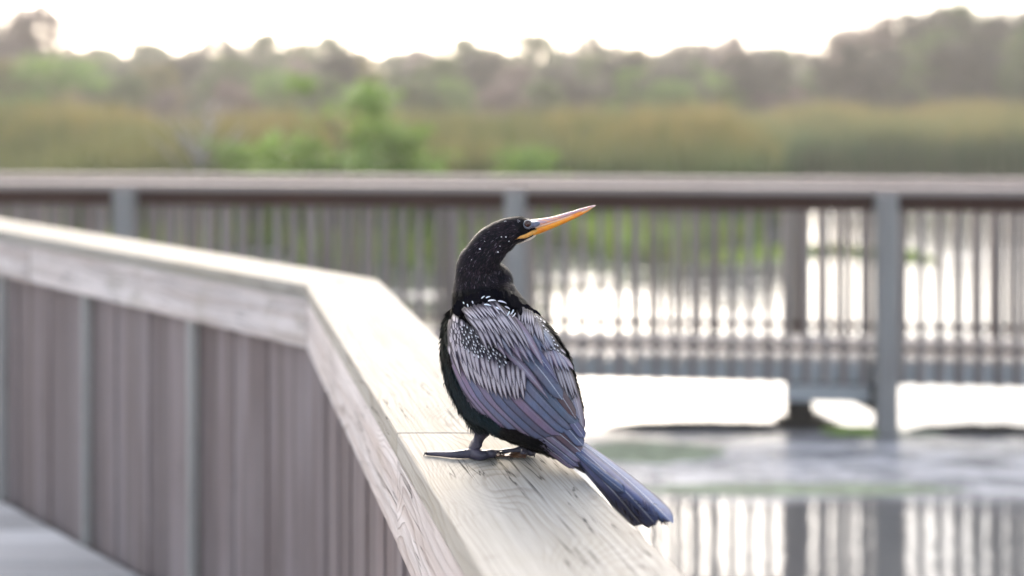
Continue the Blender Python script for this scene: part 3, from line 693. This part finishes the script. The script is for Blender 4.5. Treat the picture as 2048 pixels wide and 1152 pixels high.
# lesser and median coverts: rows of small spotted feathers, lowest row first
def rows(F, A0, A1, B0, B1, nr, nc, ln, hw, off, arc=0, spot=.95, dirv=(.30, .95), colf=None):
    for r in range(nr):
        s = r/(nr-1)
        for c in range(nc):
            u = (c+.5*(r % 2))/nc; x = (1-s)*((1-u)*A0[0]+u*A1[0])+s*((1-u)*B0[0]+u*B1[0]); y = (1-s)*((1-u)*A0[1]+u*A1[1])+s*((1-u)*B0[1]+u*B1[1])+arc*4*u*(1-u)
            x += random.uniform(-3, 3); y += random.uniform(-2.6, 2.6); d = np.array(dirv)+np.array((.5*(u-.4), 0)); d /= np.linalg.norm(d); l = ln*random.uniform(.85, 1.15)*(1.25-.35*s)
            par = (.15, spot*random.uniform(.5, 1), 0); col = DK
            if u < .16 or (r < 2 and random.random() < .7): par = (.8, 0, .2); col = LIL
            fth(F, (x, y), (x+d[0]*l, y+d[1]*l), hw*random.uniform(.65, 1.1), off+.0005*r, off+.0005*r+.0014, col, par, .03, prof_lance if r < 2 else prof_round, nv=6, nu=5, camber=.0009)
rows(F, (900, 690), (1030, 742), (908, 630), (985, 668), 11, 13, 17, 4.6, .0160, 6)
# scapulars and tertials, long and pointed
fth(F, (1000, 668), (1150, 858), 13, .016, .012, BLUE, (0, 0, 1), -.04, prof_round, nv=16, ragged=2, camber=.0016)
fth(F, (1012, 650), (1152, 838), 12, .0175, .0135, BRN, (0, 0, .9), -.05, prof_round, nv=16, ragged=2)
fth(F, (985, 672), (1098, 800), 10, .019, .016, LIL, (.15, 0, .8), -.05, nv=14)
fth(F, (996, 650), (1125, 800), 15, .0205, .0175, BLUE, (0, 0, 1), -.06, prof_round, nv=16)
fth(F, (1012, 640), (1118, 768), 12, .022, .018, BLUE, (0, 0, 1), -.06, nv=14)
fan(F, (962, 648), (1020, 632), (1012, 715), (1085, 735), 6, 9, .023, .0006, [LIL, BLUE, LIL], (.3, 0, .8), -.07, nv=12)
fan(F, (945, 640), (1012, 622), (975, 700), (1062, 700), 9, 7.5, .0255, .0003, [LIL, BUF, LIL], (.6, 0, .45), -.06, nv=10)
fan(F, (932, 628), (1000, 612), (958, 668), (1040, 668), 11, 5.6, .0275, .0002, [LIL, BUF], (.8, 0, .3), -.05, nv=9)
fan(F, (922, 616), (985, 602), (945, 644), (1010, 634), 11, 4.2, .029, .0002, [DK, LIL], (.75, .3, 0), -.04, nv=8)
F.build('wing', M_fe, bird)
# ---- right wing
F = Fe()
fan(F, (1094, 700), (1134, 742), (1128, 868), (1167, 862), 8, 7.5, .004, .0006, [BLUE, TEAL, BLUE, LIL], (.25, 0, 1), -.03, prof_round, nv=14, ragged=2)
fan(F, (1078, 690), (1132, 728), (1108, 800), (1158, 800), 8, 6.5, .009, .0004, [BLUE, LIL, BLUE], (.5, 0, .9), -.03, nv=11)
fan(F, (1062, 660), (1126, 712), (1085, 745), (1146, 742), 9, 6, .0115, .0003, [LIL, BLUE], (.4, 0, .6), -.04, nv=10)
rows(F, (1092, 700), (1128, 706), (1066, 628), (1074, 630), 11, 4, 15, 4.2, .0140, 0, .95, (.62, .78))
fan(F, (1052, 640), (1085, 660), (1086, 705), (1108, 700), 5, 8.5, .0165, .0004, [BLUE, TEAL, LIL], (.2, 0, .9), -.06, nv=12)
fan(F, (1042, 618), (1076, 640), (1046, 664), (1090, 690), 7, 6.5, .0185, .0003, [LIL, BUF], (.55, 0, .5), -.03, nv=9)
fan(F, (1040, 612), (1062, 622), (1040, 648), (1066, 654), 6, 5, .0205, .0003, [LIL, BUF], (.7, 0, .4), .0, nv=9)
F.build('wing', M_fe, bird)
# ---- dark mantle between the wings with thin glossy white streaks
F = Fe()
for i in range(230):
    x = random.uniform(905, 1075); y = random.uniform(588, 640)
    if y < 592+.0040*(x-980)**2-4 or y > 640-.0*abs(x-1000): continue
    l = random.uniform(12, 20); dx = .45+.004*(x-960)
    fth(F, (x, y), (x+dx*l, y+.8*l), 3.6, .010, .0125+.002*random.random(), BLK, (0, 0, .15), -.08, nv=5, nu=5, camber=.0006)
for x, y, x1, y1, q in ((963, 597, 970, 592, 1.1), (972, 596, 981, 593, 1.2), (976, 602, 992, 601, 1.5), (968, 609, 983, 612, 1.4), (996, 602, 1013, 607, 1.3), (990, 614, 1006, 624, 1.4), (1010, 613, 1020, 619, 1.1),
                        (1019, 622, 1013, 632, 1.1), (1027, 619, 1021, 629, 1.3), (1031, 626, 1024, 634, .9), (944, 602, 946, 608, 1.0), (934, 608, 936, 614, 1.1), (926, 604, 928, 608, .9)):
    fth(F, (x, y), (x1, y1), q, .0330, .0335, (.70, .72, .82), (0, 0, 0), -.16, nv=9, nu=3, camber=.0002)
for i in range(150):                                # black feathers that cover the roots of the scapulars
    u = random.random()*.78; x = 912+u*165; y = 612-26*math.sin(math.pi*min(1, u*1.15))+random.uniform(-9, 7)+(8 if u > .75 else 0)
    fth(F, (x, y), (x+(u-.35)*10, y+random.uniform(13, 19)), 3.8, .0270, .0305, BLK, (0, 0, .1), -.05, nv=6, nu=5, camber=.0006)
M_man = N('black mantle feathers'); M_man = M_man.set(Base_Color=M_man.n('Attribute', attribute_name='fc').outputs['Color'], Roughness=.7, Specular_IOR_Level=0.0)
F.build('mantle', M_man, bird)

# ---- fine plumage over neck, breast and belly
n_p = len(me.polygons); cen = np.zeros(n_p*3); me.polygons.foreach_get('center', cen); cen = cen.reshape(-1, 3)+np.array(bird.location)
nor = np.zeros(n_p*3); me.polygons.foreach_get('normal', nor); nor = nor.reshape(-1, 3)
fp_ = np.array([list(q[0]) for q in FL]); F = Fe(); G = Fe()
order = rng.permutation(n_p); cnt = 0
for i in order:
    c = cen[i]; nn = Vector(nor[i]); px = 1024+c[0]/c[1]*FPX; py = HOR+(EYE-c[2])/c[1]*FPX
    j = int(np.argmin(((fp_-c)**2).sum(1)-0*fp_[:, 0])); fl = FL[j]; isn = fl[2] == 'n' and py < 600
    if nn.y < -.1 and inpoly(px, py, WINGS): continue
    if inpoly(px, py, FACE): continue
    if nn.y > .55 and random.random() < .6: continue
    if not isn and random.random() < .45: continue
    d = fl[1]; d = (d-nn*d.dot(nn));
    if d.length < .1: continue
    d.normalize(); sd2 = d.cross(nn).normalized()
    d = (d+sd2*random.uniform(-.25, .25)).normalized(); sd2 = d.cross(nn).normalized()
    if isn: L = random.uniform(.0038, .0065); w = random.uniform(.0006, .0010); lift = random.uniform(.10, .34)
    else:
        low = py > 740; L = random.uniform(.008, .014)*(.62 if py > 858 else 1.15 if low else 1); w = random.uniform(.0009, .0016); lift = random.uniform(.10, .38)+(.25 if px < 905 or py > 760 else 0)*random.random()
    p = Vector(c); tip = p+d*L+nn*L*lift; mid = p+d*L*.55+nn*L*lift*.75
    col = BLK
    if isn: col = (.024, .016, .024) if random.random() < .35 else (.006, .006, .010)
    if random.random() < .05 and isn: col = (.075, .062, .08)
    if not isn and py > 730 and px < 990: col = (.006, .018, .026)
    elif not isn and px < 900: col = (.004, .013, .014)
    F.add([p-sd2*w*.7, p+sd2*w*.7, mid-sd2*w, mid+sd2*w, tip-sd2*w*.12, tip+sd2*w*.12], 3, 2, jit(col, .4), (0, 0, 0)); cnt += 1
# scattered white flecks on head and neck
for (x, y, r_) in ((960, 498, 1.9), (995, 503, 1.8), (1004, 475, 1.5), (1012, 475, 1.6), (1018, 481, 1.2), (1012, 443.5, 1.1), (1009, 444, .9), (1035, 442, 1.0), (1038, 443, .9), (1036, 445, .9), (999, 491, 1.0), (971, 483, .9), (945, 520, .9)):
    i = int(np.argmin((1024+cen[:, 0]/cen[:, 1]*FPX-x)**2+(HOR+(EYE-cen[:, 2])/cen[:, 1]*FPX-y)**2+(nor[:, 1] > 0)*1e4)); c = Vector(cen[i])+Vector(nor[i])*.0016; r2 = r_/1350
    F.add([c+Vector((-r2, 0, r2*.6)), c+Vector((r2*.4, 0, r2)), c+Vector((-r2*.8, 0, -r2*.5)), c+Vector((r2, 0, -r2*.6))], 2, 2, (.7, .7, .78), (0, 0, 0))
F.build('plumage', M_fuzz, bird, False)

# ---- tail
def tsurf(px, py, off):
    q = np.array((px-1120., py-880.)); t = float(q@np.array((.807, .590)))/265; r = float(q@np.array((-.59, .807)))
    return P(px, py, 1.655-.150*t+.00018*abs(r-4)**1.5-off)
F = Fe()
for b, t, hw, o, c in (((1118, 886), (1262, 1040), 13, .000, BLUE), ((1150, 884), (1335, 1030), 13, .001, BLUE), ((1124, 884), (1283, 1049), 20, .0025, BLUE), ((1160, 884), (1343, 1044), 17, .004, BLUE), ((1140, 880), (1312, 1050), 21, .0055, BLUE), ((1132, 886), (1250, 985), 11, .007, TEAL)):
    fth(F, b, t, hw, o, o+.002, (c[0]*.8, c[1]*.88, c[2]*1.0), (0, 0, 1), -.045 if hw > 12 else .02, prof_tail, tsurf, nv=30, nu=9, camber=.002, ragged=3.2)
fth(F, (1125, 905), (1172, 948), 7, .006, .007, DK, (0, 0, 0), 0, prof_lance, tsurf)
for i in range(44):                                 # barbs that have come apart near the tips
    fx, k = ((1283, 1049, 1124, 884, 20), (1312, 1050, 1140, 880, 21), (1343, 1044, 1160, 884, 17))[i % 3], random.uniform(.66, .97)
    bx, by = fx[2]+(fx[0]-fx[2])*k, fx[3]+(fx[1]-fx[3])*k; sgn = random.choice((-1, 1, 1)); L = random.uniform(10, 17)
    bx += -.6*sgn*5; by += .55*sgn*5
    fth(F, (bx, by), (bx-.30*sgn*L+.62*L, by+.62*sgn*L*.6+.66*L), random.uniform(.45, .9), .0115, .0118, random.choice(((.012, .012, .03), (.012, .012, .03), (.16, .17, .24))), (0, 0, 0), .04, prof_lance, tsurf, nv=5, nu=3, camber=0)
for i in range(26):                                 # dark brown worn tips
    x = 1262+i*3.0; y = 1043+4*math.sin(i*.33)-(max(0, i-18))*.8
    fth(F, (x-6, y-9), (x+random.uniform(-1, 4), y+random.uniform(2, 9)), 1.3, .004, .004, (.09, .06, .05) if i < 17 else (.12, .09, .14), (0, 0, 0), 0, prof_lance, tsurf, nv=4, nu=3, camber=0)
for i in range(5):
    fth(F, (1118+i*4, 905+i*2), (1122+i*6, 926-i), 3, .0, .001, DK, (0, 0, 0), .1, prof_lance, tsurf, nv=5, nu=3)
F.build('tail', M_fe, bird)

# ---- bill, face and eye
def billmat(name, a, b, c, edge):
    n = N(name); g = n.n('TexCoord').outputs['Object']; f1 = n.noise(n.vec(g, (60, 60, 420), rot=(0, .29, 0)), 1, 3); f2 = n.noise(g, 160, 4)
    col = n.mix(n.ramp(f1, [(.4, 0.0), (.6, 1.0)]), a, b); col = n.mix(n.math('MULTIPLY', n.ramp(f2, [(.5, 0.0), (.7, 1.0)]), .35), col, c)
    return n.set(Base_Color=col, Roughness=.28, Specular_IOR_Level=.6, Subsurface_Weight=.25, Subsurface_Radius=(.004, .002, .001), Subsurface_Scale=.6, Normal=n.bump(f1, .15, .0004))
def btube(pts, ds, sq=.75):
    q = smooth_path(pts, 4); k = len(q); return tube([P(a, b, ds[0]+(ds[1]-ds[0])*i/(k-1)) for i, (a, b, r) in enumerate(q)], [r*1.76/FPX for a, b, r in q], 16, 1.0, (0, 1, 0) if False else None)
M_up = billmat('lilac grey upper bill', (.50, .34, .46), (.86, .46, .32), (.95, .44, .12), 0)
M_lo = billmat('orange lower bill', (.90, .33, .006), (.80, .22, .004), (.95, .52, .01), 0)
v, f = btube([(1058, 449, 9), (1074, 446, 8), (1088, 442.5, 6), (1104, 438.5, 4.7), (1130, 430.5, 3.8), (1158, 421.5, 3.0), (1178, 414.8, 2.2), (1188, 412, 1.5), (1191, 411, .5)], (1.768, 1.788))
mesh_obj('upper_bill', v, f, M_up, bird, True, world=True)
v, f = btube([(1046, 470, 5), (1060, 465.5, 7), (1078, 459.5, 8), (1100, 451.5, 7.2), (1128, 441, 5.8), (1152, 431, 4.6), (1170, 423, 3.1), (1181, 417.5, 1.3), (1186, 414.5, .5)], (1.764, 1.787))
lo = mesh_obj('lower_bill', v, f, M_lo, bird, True, world=True)
v, f = btube([(1052, 462, 1.2), (1066, 457, 1.5), (1090, 449.5, 1.7), (1125, 438, 1.6), (1160, 426, 1.4), (1189, 412.6, .9)], (1.757, 1.7835))
M_line = plain('pale peach bill edge', (.75, .50, .36), .35, .5, .1, 60); mesh_obj('bill_edge', v, f, M_line, bird, True, world=True)
v, f = btube([(1026, 489, 1), (1036, 485.5, 3.2), (1050, 480, 3.8), (1062, 475.5, 3.2), (1072, 470.5, .8)], (1.766, 1.770))
M_thr = plain('pale throat skin', (.72, .62, .52), .5, .4, .15, 200); mesh_obj('throat', v, f, M_thr, bird, True, world=True)
v, f = btube([(1030, 478, 1), (1040, 473.5, 4), (1050, 471, 5.5), (1062, 466, 5), (1074, 461, 2)], (1.752, 1.762))
mesh_obj('gular_skin', v, f, plain('yellow orange throat skin', (.75, .36, .08), .45, .4, .2, 300, bump=.4), bird, True, world=True)
# naked skin about the eye, eyeball, eyelid
M_lore = billmat('blue lilac face skin', (.15, .16, .24), (.10, .12, .18), (.22, .18, .28), 0)
v, f = merge([ell(1068, 449, 1.757, 13, 6.5, .0060, .25), ell(1056, 449, 1.752, 9.5, 9.5, .0050, 0)])
mesh_obj('face_skin', v, f, M_lore, bird, True, world=True)
v, f = ell(1055.2, 447.6, 1.7445, 7.0, 7.0, .0050)
n = N('dark red eye'); n.set(Base_Color=(.030, .004, .004), Roughness=.08, Specular_IOR_Level=.5, Coat_Weight=.2)
mesh_obj('eye', v, f, n.m, bird, True, world=True)
c = P(1055.2, 447.8, 1.7438); pth = [c+Vector((math.cos(a)*.0056, .0006*abs(math.cos(a)), math.sin(a)*.0053)) for a in np.linspace(0, 2*math.pi, 25)]
v, f = tube(pth, [.0006]*25, 8); mesh_obj('eyelid', v, f, plain('grey blue eyelid', (.20, .24, .30), .4, .5, .2, 300), bird, True, world=True)

# ---- legs and feet
def grd(px, py, h=0):                                # point h above the railing cap seen at px,py
    d = FPX*(EYE-RT-h)/(py-HOR); return Vector(((px-1024)*d/FPX, d, RT+h))
def scalemat(name, a, b):
    n = N(name); g = n.n('TexCoord').outputs['Object']; vo = n.n('TexVoronoi'); vo.inputs['Scale'].default_value = 420; n.l(g, vo.inputs['Vector'])
    c = n.mix(n.ramp(n.noise(g, 60, 3), [(.35, 0.0), (.65, 1.0)]), a, b)
    return n.set(Base_Color=c, Roughness=.42, Specular_IOR_Level=.5, Normal=n.bump(vo.outputs['Distance'], .5, .0008))
M_leg = scalemat('purple grey scaled skin', (.032, .030, .055), (.065, .055, .085)); M_claw = plain('dark claw', (.025, .022, .025), .3, .6, .2, 90)
M_web = scalemat('orange brown foot web', (.30, .14, .05), (.10, .055, .045))
a0 = P(967, 846, 1.715); ank = grd(944, 903, .009)
ft = []
ft.append(tube([a0, a0.lerp(ank, .35)+Vector((.003, 0, 0)), a0.lerp(ank, .7)+Vector((.002, 0, 0)), ank, ank+Vector((-.006, 0, -.004))], [.0135, .0115, .0095, .0085, .005], 14, .9))
def toe(pp, rr):
    q = smooth_path([(p[0], p[1], p[2], r) for p, r in zip([tuple(x) for x in pp], rr)], 4); return tube([x[:3] for x in q], [x[3] for x in q], 10)
ft.append(toe([grd(948, 906, .008), grd(928, 908, .007), grd(905, 909, .006), grd(880, 908, .0045), grd(856, 907, .0035), grd(852, 906, .003)], [.0075, .0062, .0048, .0036, .0027, .0015]))
ft.append(toe([grd(944, 905, .008), grd(960, 911, .007), grd(975, 908, .008), grd(985, 907, .009), grd(988, 909, .004)], [.009, .0072, .0062, .0062, .003]))
ft.append(toe([grd(946, 905, .008), grd(965, 907, .006), grd(985, 905, .0055), grd(1000, 904, .005)], [.008, .006, .0045, .003]))
v, f = merge(ft); foot = mesh_obj('foot', v, f, M_leg, bird, True, world=True)
def claw(par, px, py, h, dx, s=1.0):
    p = grd(px, py, h); q = [p, p+Vector((dx*.004*s, -.001, .0005)), p+Vector((dx*.0065*s, -.0015, -.003*s)), p+Vector((dx*.0066*s, -.0015, -.0048*s))]
    v, f = tube(q, [.0022*s, .0018*s, .001*s, .0003], 8); v = [x-Vector(bird.location) for x in v]; o = mesh_obj('claw', v, f, M_claw, par, True)
claw(foot, 853, 906, .0045, -.6, .9); claw(foot, 986, 910, .007, .4, 1.1); claw(foot, 1000, 905, .0062, 1, .9)
k = Vector((0, 0, 0)); ft = []
b0 = P(1055, 868, 1.742); an2 = grd(1050, 899, .008)
ft.append(tube([b0, b0.lerp(an2, .5), an2], [.011, .008, .007], 12))
ft.append(toe([grd(1050, 898, .008), grd(1058, 901, .008), grd(1064, 904, .008), grd(1066, 908, .005)], [.007, .0068, .0066, .004]))
ft.append(toe([grd(1048, 899, .008), grd(1030, 902, .006), grd(1012, 903, .005), grd(994, 905, .004)], [.007, .005, .0042, .003]))
ft.append(toe([grd(1052, 900, .008), grd(1048, 906, .007), grd(1046, 910, .005)], [.006, .0058, .0035]))
v, f = merge(ft); foot2 = mesh_obj('foot', v, f, M_leg, bird, True, world=True)
claw(foot2, 1066, 907, .0055, .3, 1.1); claw(foot2, 1047, 909, .0055, .3, 1.1); claw(foot2, 993, 905, .005, -.8, .8)
# web: wrinkled skin sheet between the far foot's toes, with real thickness
V = []; Fc = []; nu_, nv_ = 16, 6
for i in range(nu_):
    for j in range(nv_):
        s, t = i/(nu_-1), j/(nv_-1); px = 990+s*62; py = 904+t*(6+3*s)
        V.append(grd(px, py, .0042+.0035*s*(1-t)+.0014*math.sin(s*14+t*2)*(1-t*.5)))
top = len(V); V += [p+Vector((0, 0, -.0022)) for p in V]
for i in range(nu_-1):
    for j in range(nv_-1): a = i*nv_+j; Fc += [(a, a+1, a+nv_+1, a+nv_), (a+top, a+nv_+top, a+nv_+1+top, a+1+top)]
for i in range(nu_-1):
    for e in (0, nv_-1): a = i*nv_+e; Fc.append((a, a+nv_, a+nv_+top, a+top))
w_ = mesh_obj('web', [p-Vector(bird.location) for p in V], Fc, M_web, foot2, True)

# ------------------------------------------------------------------ damp air over the marsh
def haze():
    x, y0, y1, z0, z1 = 302, -42, 302, -1.5, 30
    V = [(-x, y0, z0), (x, y0, z0), (x, y1, z0), (-x, y1, z0), (-x, y0, z1), (x, y0, z1), (x, y1, z1), (-x, y1, z1)]
    m = bpy.data.materials.new('damp air'); m.use_nodes = True; t = m.node_tree; t.nodes.clear()
    pv = t.nodes.new('ShaderNodeVolumePrincipled'); pv.inputs['Color'].default_value = (1, .97, .93, 1); pv.inputs['Density'].default_value = .0018; pv.inputs['Anisotropy'].default_value = .3
    ou = t.nodes.new('ShaderNodeOutputMaterial'); t.links.new(pv.outputs[0], ou.inputs['Volume'])
    o = mesh_obj('haze', V, [(0, 3, 2, 1), (4, 5, 6, 7), (0, 1, 5, 4), (1, 2, 6, 5), (2, 3, 7, 6), (3, 0, 4, 7)], m); o['kind'] = 'stuff'
    tag(o, 'pale damp evening air that fades the far trees', 'haze')
haze()
